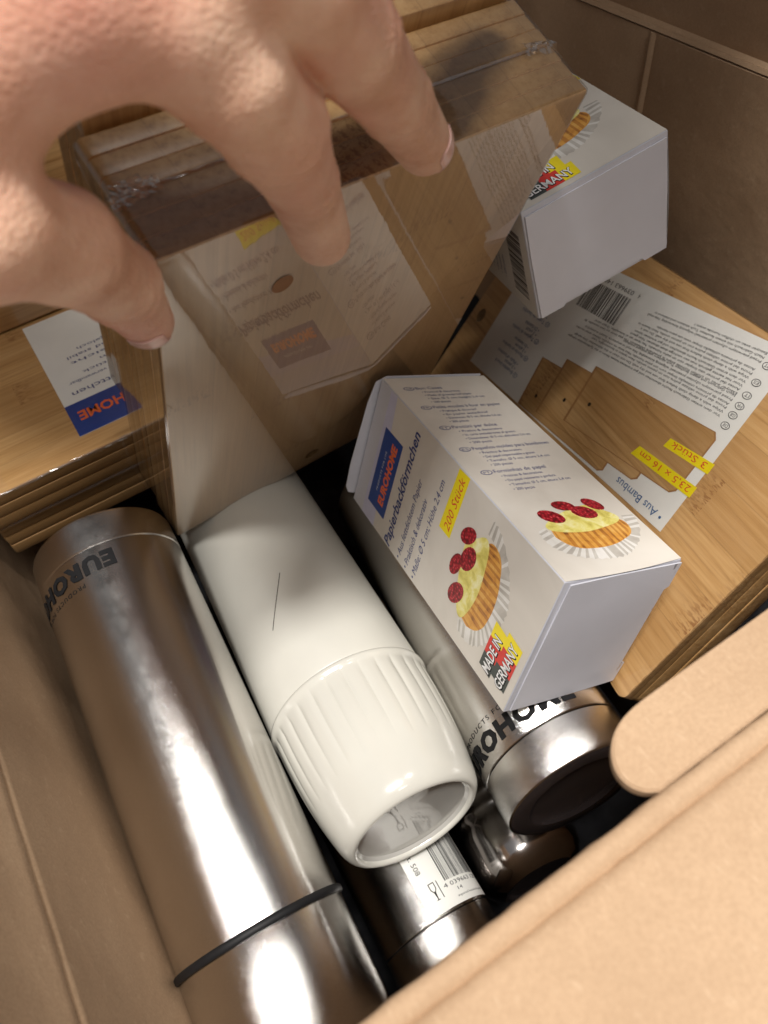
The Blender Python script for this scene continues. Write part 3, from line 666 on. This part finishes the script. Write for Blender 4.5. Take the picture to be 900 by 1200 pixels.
CB2, _, _ = cup_box('white paper baking cup box with its blank end forward, wedged under the right wall', frame((19.54, 22.62, -18.21), Bb, Ab, neg(Cb)))

# ================================================================ FLASKS
def axis_frame(c, d):
    d = Vector(d).normalized(); up = Vector((0, 0, 1)); x = (up-d*up.dot(d)).normalized()
    return frame(c, x, d.cross(x), d)
def FC(R, a0=0., sgn=1, ys=1):
    """wrap (x, y) on a cylinder: x along the circumference from angle a0 (0 = top), y along the axis"""
    return lambda x, y, z: ((R+z)*math.cos(a0+sgn*x/R), (R+z)*math.sin(a0+sgn*x/R), ys*y)
GF = 'steel flasks in the carton'
def band(name, R, z0, z1, th, mat, parent, seg=128):
    return lathe(name, [(z0, R-.02), (z0, R+th*.6), (z0+.06, R+th), (z1-.06, R+th), (z1, R+th*.6), (z1, R-.02)], mat, parent, seg)
# flask 1, biggest at the left
R = 3.5
F1 = thing('steel_flask', 'large brushed steel flask with a black rubber band, lying along the left carton wall', 'flask', axis_frame((-2.92, 18.86, -32.55), (.07, .98, .16)), GF)
lathe('body', [(7.42, 3.44), (7.38, 3.5), (-10.35, 3.5), (-10.42, 3.44)], M['steel'], F1, 160)
lathe('base_cap', [(9.2, .01), (9.2, 2.9), (9.33, 3.2), (9.2, 3.42), (9.0, 3.49), (7.5, 3.5), (7.44, 3.44)], M['steel2'], F1, 160)
lathe('cup_lid', [(-10.42, 3.46), (-10.5, 3.5), (-14.6, 3.5), (-14.95, 3.42), (-15.1, 3.2), (-15.1, .01)], M['steel'], F1, 160)
band('rubber_band', 3.5, -10.66, -10.36, .12, M['rubber'], F1)
fw = FC(3.5, .22, -1, -1)
lettering('EUROHOME', 0, -6.95, .82, M['ink_black'], F1, fw, w=7.3, bold=.055, spacing=1.14, z=.03, cut=.12)
lettering('PRODUCTS FOR LIFE', 1.7, -5.85, .22, M['ink_black'], F1, fw, w=3.9, spacing=1.25, z=.012, cut=.25)
# flask 2, under the cup box with the black base
R2_ = 3.45; c2 = tuple(c*1.025 for c in (11.15, 11.32, -34.11))
F2_ = thing('steel_flask', 'brushed steel flask with a black base ring, lying under the printed baking cup box', 'flask', axis_frame(c2, (.15, .98, -.12)), GF)
lathe('body', [(-3.96, R2_-.05), (-3.9, R2_), (14.8, R2_), (15.2, R2_-.15), (15.5, R2_-.8), (15.5, .01)], M['steel'], F2_, 160)
lathe('base_cap', [(-4.0, R2_-.05), (-4.05, R2_), (-5.72, R2_), (-5.86, R2_-.06), (-5.9, R2_-.14)], M['steel2'], F2_, 160)
lathe('base_plate', [(-5.88, R2_-.14), (-5.94, R2_-.35), (-5.94, 2.45), (-5.80, 2.3), (-5.72, 2.0), (-5.76, .01)], M['black_plastic'], F2_, 160)
fw2 = FC(R2_, -1.83, 1, 1)
lettering('EUROHOME', 0, -3.45, .85, M['ink_black'], F2_, fw2, w=7.6, bold=.055, spacing=1.14, z=.03, cut=.12)
lettering('PRODUCTS FOR LIFE', 1.3, -2.35, .24, M['ink_black'], F2_, fw2, w=4.6, spacing=1.25, z=.012, cut=.25)
# flask 3, bottom layer with the barcode sticker
R3_ = 2.8
F3_ = thing('steel_flask', 'brushed steel flask with a barcode sticker, in the bottom layer below the cream bottle', 'flask', axis_frame((2.75, 5.6, -40.8), (.05, .998, 0)), GF)
lathe('body', [(.0, R3_-.05), (.05, R3_), (17.5, R3_), (18, R3_-.3), (18, .01)], M['steel'], F3_, 144)
lathe('cup_lid', [(-.03, R3_-.05), (-.06, R3_), (-2.9, R3_), (-3.15, R3_-.2), (-3.15, .01)], M['steel2'], F3_, 144)
fs = FC(R3_, -.06, 1, 1)
def sheet(name, x0, x1, y0, y1, F, z, mat, parent, n=24):
    vs, fc = [], []
    for i in range(n+1): x = x0+(x1-x0)*i/n; vs += [F(x, y0, z), F(x, y1, z)]
    for i in range(n): fc.append((2*i, 2*i+2, 2*i+3, 2*i+1))
    return mesh(name, vs, fc, mat, parent, True)
stk = sheet('barcode_sticker', 0, 4.2, .12, 4.6, fs, .015, M['label_paper'], F3_)
fb = lambda x, y, z: fs(x, y, z)
bars('barcode', 1.45, 3.9, 1.25, 4.3, M['ink_black'], stk, fb, .022, 9)
lettering('4 039663 120', 1.25, .95, .2, M['ink_black'], stk, fb, w=2.6, z=.022, cut=.3)
lettering('Art. 508', .55, 3.6, .26, M['ink_black'], stk, lambda x, y, z: fs(.35+(y-3.6), 3.3-(x-.55), z), w=1.3, z=.022)
lettering('14', 1.9, .66, .16, M['ink_black'], stk, fb, w=.3, z=.022); lettering('imported household goods', 1.7, .38, .11, M['ink_black'], stk, fb, w=2.0, z=.022, cut=.3)
# food-safe glass and fork mark
g = [(.55, 2.2), (.85, 2.2), (.85, 1.9), (.75, 1.75), (.72, 1.45), (.82, 1.4), (.58, 1.4), (.68, 1.45), (.65, 1.75), (.55, 1.9)]
poly('food_safe_mark', [(x+.05, y-.75) for x, y in g], .022, M['ink_black'], stk, fb); poly('food_safe_mark', [(x, y-.75) for x, y in [(.64, 2.16), (.86, 2.16), (.86, 1.92), (.79, 1.8), (.71, 1.8), (.64, 1.92)]], .024, M['label_paper'], stk, fb)
poly('food_safe_mark', [(1.02, .65), (1.06, .65), (1.06, 1.45), (1.02, 1.45)], .022, M['ink_black'], stk, fb)
# flask 4, polished, rounded end, below flask 2
F4_ = thing('steel_flask', 'polished steel flask with a ringed rounded shoulder, in the gap below the black base', 'flask', axis_frame((8.75, 7.1, -42.35), (.13, .985, -.12)), GF)
pf = [(16, .01), (16, 2.6), (15.7, 3.0), (2.6, 3.0), (2.4, 2.9), (2.2, 3.0), (1.9, 3.0), (1.7, 2.9), (1.5, 3.0), (1.2, 3.0), (1.0, 2.9), (.8, 3.0), (.3, 3.0), (-.3, 2.97), (-1.2, 2.93), (-1.7, 2.75), (-2.1, 2.4), (-2.3, 1.95)]
lathe('body', pf, M['polished'], F4_, 144, ang=60); lathe('base_plate', [(-2.3, 1.97), (-2.25, 1.8), (-2.05, 1.75), (-2.05, .01)], M['black_plastic'], F4_, 96)

# ================================================================ CREAM BOTTLE
CBt = thing('cream_bottle', 'cream vacuum bottle with a fluted cup end, in the middle of the carton', 'bottle', axis_frame((4.78, 20.22, -35.16), (.08, .99, -.11)))
lathe('body', [(10.7, .01), (10.7, 3.8), (10.6, 3.95), (10.4, 4.0), (-5.25, 4.0), (-5.33, 3.96)], M['cream_satin'], CBt, 192)
NF = 30
def flute(z, r, a):
    t = (-5.55-z)/4.2; 
    if z > -5.7 or t > 1: return r
    env = max(0, 1-t)**.7*min(1, (-5.7-z)/.5); s = abs(math.sin(a*NF/2)); return r-.095*env*(1-s)**1.6
prof = [(-5.33, 3.93), (-5.36, 4.03), (-5.42, 4.09), (-5.52, 4.10), (-5.62, 4.06), (-5.7, 4.0)]
def rz(z): t = (-5.7-z)/6.0; return 3.98-.10*t-.62*t**2.4
prof += [(-5.7-.15*i, rz(-5.7-.15*i)) for i in range(1, 38)]
zE = prof[-1][0]; rE = prof[-1][1]
prof += [(zE-.25, rE-.09), (zE-.45, rE-.20), (zE-.58, rE-.33), (zE-.64, rE-.45), (zE-.62, rE-.55), (zE-.54, rE-.62), (zE-.46, rE-.64)]
lathe('cup', prof, M['cream_gloss'], CBt, 30*20, flute, True, 60)
zr = prof[-1][0]; rr = prof[-1][1]
lathe('recessed_base', [(zr, rr), (zr+.06, rr-.06), (zr+.14, rr-.12), (zr+.2, rr-.5), (zr+.22, 1.2), (zr+.2, .02)], M['clear'], CBt, 128)
# a hair on the bottle
hp = []; Mi = CBt.matrix_world
for i in range(15):
    t = i/14; a = -.47+.40*t+.01*math.sin(t*3); y = -1.9+2.7*t; hp.append((4.02*math.cos(a), 4.02*math.sin(a), y))
def tube(name, pts, r, mat, parent, seg=6):
    vs, fs = [], []
    for i, p in enumerate(pts):
        p = Vector(p); d = (Vector(pts[min(i+1, len(pts)-1)])-Vector(pts[max(i-1, 0)])).normalized(); u = d.orthogonal().normalized(); w = d.cross(u)
        for k in range(seg): a = 2*math.pi*k/seg; vs.append(tuple(p+u*r*math.cos(a)+w*r*math.sin(a)))
    for i in range(len(pts)-1):
        for k in range(seg): fs.append((i*seg+k, i*seg+(k+1) % seg, (i+1)*seg+(k+1) % seg, (i+1)*seg+k))
    return mesh(name, vs, fs, mat, parent, True)
hr = tube('hair', hp, .016, M['hair'], None); hr.matrix_world = Mi
tag(hr, 'single short dark hair lying on the cream bottle', 'hair')

# ================================================================ HAND
J = {'it': (8.04, 17.74, -12.12, .84), 'id': (7.29, 16.76, -9.77, .93), 'ip': (6.13, 15.02, -7.46, 1.14), 'im': (5.11, 14.15, -5.89, 1.12), 'ik': (4.40, 14.35, -4.70, 1.25),
     'mt': (11.46, 17.49, -10.60, .80), 'md': (10.05, 16.59, -8.68, .92), 'mp': (8.16, 15.13, -6.42, 1.08), 'mm': (6.82, 14.22, -4.74, 1.15), 'mk': (6.01, 14.36, -3.91, 1.35),
     'tt': (2.64, 17.86, -12.52, .72), 'ti': (2.22, 17.06, -10.69, .98), 'tm': (1.27, 15.58, -8.51, 1.14), 'tb': (-.10, 14.4, -6.9, 1.3), 'tw': (.15, 15.2, -4.9, 1.75),
     'web': (1.6, 15.3, -4.5, 1.0), 'rk': (7.69, 15.34, -3.41, 1.3), 'rm': (9.60, 16.39, -4.55, 1.1), 'rp': (11.84, 18.15, -5.84, 1.0), 'rt': (13.87, 19.47, -7.26, .8),
     'lk': (9.60, 17.0, -2.86, 1.2), 'lm': (11.54, 18.02, -3.76, .95), 'lp': (13.61, 19.42, -4.85, .85), 'lt': (15.44, 20.49, -6.01, .7),
     'h1': (3.16, 14.76, -4.12, 1.5), 'h2': (4.39, 14.99, -3.41, 1.5), 'wr': (2.25, 16.53, -2.70, 2.3), 'wr2': (4.35, 17.09, -2.09, 2.2), 'fa': (1.06, 22.56, .18, 3.0), 'fb': (-.4, 28.0, 2.6, 3.4)}
FING = [(['it', 'id', 'ip', 'im', 'ik'], .25), (['mt', 'md', 'mp', 'mm', 'mk'], .25), (['tt', 'ti', 'tm', 'tb'], .35), (['rt', 'rp', 'rm', 'rk'], .25), (['lt', 'lp', 'lm', 'lk'], .25)]
PALM = [('ik', 'mk'), ('mk', 'rk'), ('rk', 'lk'), ('ik', 'h1'), ('mk', 'h2'), ('rk', 'wr2'), ('lk', 'wr2'), ('h1', 'wr'), ('h2', 'wr'), ('h1', 'h2'), ('tb', 'tw'), ('tw', 'wr'), ('tw', 'h1'), ('wr', 'wr2'), ('wr', 'fa'), ('wr2', 'fa'), ('fa', 'fb'), ('web', 'tw')]
def smin(a, b, k):
    h = np.clip(.5+.5*(b-a)/k, 0, 1); return b*(1-h)+a*h-k*h*(1-h)
def caps(P, a, b):
    A = np.array(J[a][:3], np.float32); B = np.array(J[b][:3], np.float32); d = B-A; L = float(d@d)
    q = [P[i]-A[i] for i in range(3)]; t = np.clip((q[0]*d[0]+q[1]*d[1]+q[2]*d[2])/L, 0, 1)
    return np.sqrt(sum((q[i]-t*d[i])**2 for i in range(3)))-(J[a][3]+t*(J[b][3]-J[a][3]))
def hand_sdf(P):
    palm = None
    for a, b in PALM:
        d = caps(P, a, b); palm = d if palm is None else smin(palm, d, .5)
    fin = None
    for ch, k in FING:
        f = None
        for a, b in zip(ch, ch[1:]):
            d = caps(P, a, b); f = d if f is None else smin(f, d, k)
        fin = f if fin is None else smin(fin, f, .12)
    d = smin(fin, palm, .45)
    # joint folds: shallow rings over each knuckle
    for jn, nx, amp, wl in (('ip', 'id', .055, 6.2), ('id', 'it', .035, 7.5), ('mp', 'md', .055, 6.2), ('md', 'mt', .035, 7.5), ('ti', 'tt', .050, 7.0), ('tm', 'ti', .035, 6.0)):
        c = np.array(J[jn][:3]); ax = np.array(J[nx][:3])-c; ax /= np.linalg.norm(ax)
        q = [P[i]-c[i] for i in range(3)]; s = q[0]*ax[0]+q[1]*ax[1]+q[2]*ax[2]; r2 = q[0]**2+q[1]**2+q[2]**2
        wob = .22*np.sin(3.1*q[0]+1.7*q[1]+2.3*q[2])
        d = d+amp*np.exp(-r2/2.2)*np.exp(-(s/.45)**2)*(1-np.abs(np.sin((s+wob)*wl)))**1.5*1.6
    return d
def surface_nets(f, lo, h):
    n = f.shape; inside = f < 0
    idx = -np.ones((n[0]-1, n[1]-1, n[2]-1), np.int64)
    c = [(i, j, k) for i in (0, 1) for j in (0, 1) for k in (0, 1)]
    sl = lambda i, j, k: (slice(i, n[0]-1+i), slice(j, n[1]-1+j), slice(k, n[2]-1+k))
    cnt = sum(inside[sl(*q)].astype(np.int8) for q in c); act = (cnt > 0) & (cnt < 8); w = np.argwhere(act); idx[act] = np.arange(len(w))
    vals = {q: f[w[:, 0]+q[0], w[:, 1]+q[1], w[:, 2]+q[2]] for q in c}; pos = np.zeros((len(w), 3)); num = np.zeros(len(w))
    for a in c:
        for ax in range(3):
            if a[ax] == 0:
                b = list(a); b[ax] = 1; b = tuple(b); va, vb = vals[a], vals[b]; cr = (va < 0) != (vb < 0)
                t = np.where(cr, va/np.where(cr, va-vb, 1), 0); p = np.tile(np.array(a, float), (len(w), 1)); p[:, ax] = t
                pos += p*cr[:, None]; num += cr
    V = (w+pos/num[:, None])*h+np.array(lo)
    Q = []
    for ax in range(3):
        a, b = [i for i in range(3) if i != ax]
        s0 = [slice(1, n[i]-1) for i in range(3)]; s1 = list(s0); s0[ax] = slice(0, n[ax]-1); s1[ax] = slice(1, n[ax])
        i0, i1 = inside[tuple(s0)], inside[tuple(s1)]; e = np.argwhere(i0 != i1); e0 = e.copy()
        base = e.copy(); base[:, a] += 1; base[:, b] += 1
        fl = i0[tuple(e.T)]
        def g(da, db):
            q = base.copy(); q[:, a] -= da; q[:, b] -= db; return idx[tuple(q.T)]
        q = np.stack([g(0, 0), g(1, 0), g(1, 1), g(0, 1)], 1)
        flip = fl if ax != 1 else ~fl
        q[flip] = q[flip][:, ::-1]; Q.append(q)
    return V, np.concatenate(Q)
hs = .105; lo = (-5.5, 12.4, -14.0); hi = (18.0, 33.0, 7.5)
gx = [np.arange(lo[i], hi[i], hs, dtype=np.float32) for i in range(3)]
G = np.meshgrid(*gx, indexing='ij', sparse=True)
V, Q = surface_nets(hand_sdf(G), lo, hs)
for _ in range(3):          # Newton steps pull the net onto the exact surface
    e = .02; P = V.T; d0 = hand_sdf(P); gr = np.stack([hand_sdf([P[j]+(e if j == i else 0) for j in range(3)])-d0 for i in range(3)], 1)/e
    V = V-gr*(d0/np.maximum((gr**2).sum(1), .3))[:, None]*.8
hand = thing('person', 'bare left hand of a person gripping the top of the tall bamboo board set', 'hand', frame((J['wr'][0], J['wr'][1], J['wr'][2]), (1, 0, 0), (0, 1, 0), (0, 0, 1)))
cw = np.array(J['wr'][:3])
hm = bpy.data.meshes.new('hand_skin'); hm.from_pydata(((V-cw)*CM).tolist(), [], Q.tolist()); hm.materials.append(M['skin'])
bm = bmesh.new(); bm.from_mesh(hm); bmesh.ops.recalc_face_normals(bm, faces=bm.faces); bm.to_mesh(hm); bm.free(); hm.shade_smooth()
ho = bpy.data.objects.new('hand_skin', hm); COL.objects.link(ho); ho.parent = hand
def nail(tip, prev, dirn, L=1.15, W=1.0, back=.15, mat='nail'):
    """nail plate marched onto the fingertip: dirn = the way the nail faces"""
    t = np.array(J[tip][:3]); p = np.array(J[prev][:3]); ax = (t-p)/np.linalg.norm(t-p); dn = np.array(dirn, float); dn -= ax*(dn@ax); dn /= np.linalg.norm(dn); sd = np.cross(ax, dn)
    vs = []; bad = []; n, m = 14, 12
    for i in range(n+1):
        for k in range(m+1):
            u = (i/n-.5)*L+back; s = (k/m-.5)*W
            e_ = max(0, abs(i/n-.5)-.32)/.18; s *= math.sqrt(max(0, 1-.55*e_*e_))
            o = t+ax*u+sd*s*.8; q = o+dn*2.0; q = q+sd*s*.25
            for _ in range(40):
                d = float(hand_sdf([np.array([q[j]]) for j in range(3)])[0])
                if d < .012: break
                q = q-dn*d*.8
            bad.append(d >= .03 or np.linalg.norm(q-o) > 1.6); vs.append(tuple(q+dn*.018-cw))
    fs_ = []
    for i in range(n):
        for k in range(m):
            a = i*(m+1)+k; q4 = (a, a+1, a+m+2, a+m+1)
            if not any(bad[j] for j in q4): fs_.append(q4)
    seen = set(); comps = []
    adj = {}
    for fi, f_ in enumerate(fs_):
        for v_ in f_: adj.setdefault(v_, []).append(fi)
    for fi in range(len(fs_)):
        if fi in seen: continue
        st = [fi]; seen.add(fi); cp = []
        while st:
            q_ = st.pop(); cp.append(q_)
            for v_ in fs_[q_]:
                for w_ in adj[v_]:
                    if w_ not in seen: seen.add(w_); st.append(w_)
        comps.append(cp)
    fs_ = [fs_[i] for i in max(comps, key=len)]
    used = sorted({v_ for f_ in fs_ for v_ in f_}); mp = {v_: i for i, v_ in enumerate(used)}; vs = [vs[v_] for v_ in used]; fs_ = [tuple(mp[v_] for v_ in f_) for f_ in fs_]
    o = mesh('fingernail', vs, fs_, M[mat], hand, True); md = o.modifiers.new('s', 'SOLIDIFY'); md.thickness = .0004; md.offset = 0
    return o
nail('mt', 'md', (.45, -.87, .2), 1.1, 1.0, .2)
nail('it', 'id', (.55, .75, .25), 1.0, 1.0, .1)
nail('tt', 'ti', (-.48, -.94, -.29), 1.05, .95, .15)
# dark shirt: the person's unseen sleeves and torso, added to shade the far end
SH = [((-4.2, 28.5, 4.6), 6.4, (-8.0, 40, 8), 7.0), ((-8.0, 40, 8), 7.0, (-12, 60, 27), 6.6), ((-12, 60, 27), 7, (6, 68, 24), 13), ((6, 68, 22), 15, (6, 74, -20), 15), ((6, 74, -20), 15, (6, 76, -44), 16), ((6, 68, 24), 13, (26, 62, 30), 7.5), ((26, 62, 30), 7.0, (31.5, 25, 20), 6.6), ((31.5, 25, 20), 6.6, (11, 9, 6.6), 4.2)]
hs2 = .9; lo2 = (-22., 3., -46.); hi2 = (44., 96., 46.)
g2 = np.meshgrid(*[np.arange(lo2[i], hi2[i], hs2, dtype=np.float32) for i in range(3)], indexing='ij', sparse=True)
fsh = None
for k, (p0, r0, p1, r1) in enumerate(SH):
    J['_a'] = (*p0, r0); J['_b'] = (*p1, r1); d = caps(g2, '_a', '_b'); fsh = d if fsh is None else smin(fsh, d, 3.)
fsh[:, :, :2] = 5
V2, Q2 = surface_nets(fsh, lo2, hs2)
sm_ = bpy.data.meshes.new('shading_shirt'); sm_.from_pydata(((V2-cw)*CM).tolist(), [], Q2.tolist()); sm_.materials.append(plain('dark_grey_cloth', (.06, .062, .07), .85))
bm = bmesh.new(); bm.from_mesh(sm_); bmesh.ops.recalc_face_normals(bm, faces=bm.faces); bm.to_mesh(sm_); bm.free(); sm_.shade_smooth()
so = bpy.data.objects.new('shading_shirt', sm_); COL.objects.link(so); so.parent = hand

# the person's unseen head, added above the frame to shade the far part
J.update({'hc': (5., 22., 43., 8.6), 'hj': (6., 16.5, 36.5, 5.2), 'hb': (6., 27., 45., 8.4), 'nk': (7., 38., 39., 6.0), 'nb': (6., 54., 31., 7.2)})
hs3 = .5; lo3 = (-9., 0., 24.); hi3 = (21., 62., 56.)
P3d = np.meshgrid(*[np.arange(lo3[i], hi3[i], hs3, dtype=np.float32) for i in range(3)], indexing='ij', sparse=True)
def ell(P, c, r): return (np.sqrt(sum(((P[i]-c[i])/r[i])**2 for i in range(3)))-1)*min(r)
hd = smin(caps(P3d, 'hc', 'hb'), caps(P3d, 'hc', 'hj'), 3.)
hd = smin(hd, caps(P3d, 'hb', 'nk'), 3.); hd = smin(hd, caps(P3d, 'nk', 'nb'), 3.)
hd = smin(hd, ell(P3d, (5.6, 12.2, 37.6), (1.5, 2.4, 2.0)), 1.0)                       # nose
for sx_ in (-1, 1):
    hd = smin(hd, ell(P3d, (5.4+sx_*8.6, 23.5, 39.5), (.9, 2.2, 3.0)), .6)               # ears
    hd = -smin(-hd, ell(P3d, (5.4+sx_*3.2, 12.9, 40.0), (1.6, 1.4, 1.3)), .8)             # eye sockets
hd = -smin(-hd, ell(P3d, (6.0, 12.0, 33.6), (2.4, 1.2, .5)), .4)                          # mouth
Vh, Qh = surface_nets(hd, lo3, hs3)
def lump(name, V_, Q_, mat):
    me = bpy.data.meshes.new(name); me.from_pydata(((V_-cw)*CM).tolist(), [], Q_.tolist()); me.materials.append(mat)
    bm = bmesh.new(); bm.from_mesh(me); bmesh.ops.recalc_face_normals(bm, faces=bm.faces); bm.to_mesh(me); bm.free(); me.shade_smooth()
    o = bpy.data.objects.new(name, me); COL.objects.link(o); o.parent = hand; return o
lump('shading_head', Vh, Qh, M['skin'])
hair_ = ell(P3d, (5.6, 25.5, 45.2), (9.4, 12.2, 9.6)); cutp = (P3d[1]-16.5)*.75+(P3d[2]-40.5)*.66+0*P3d[0]
Vr, Qr = surface_nets(-smin(-hair_, cutp, 1.0), lo3, hs3)
lump('hair', Vr, Qr, M['hair'])
for sx_ in (-1, 1):
    me = bpy.data.meshes.new('eye'); bm = bmesh.new(); bmesh.ops.create_uvsphere(bm, u_segments=16, v_segments=12, radius=1.15*CM); bm.to_mesh(me); bm.free(); me.materials.append(M['white_ink']); me.shade_smooth()
    o = bpy.data.objects.new('eye', me); COL.objects.link(o); o.parent = hand; o.location = (Vector((5.4+sx_*3.2, 14.3, 39.9))-Vector(cw))*CM
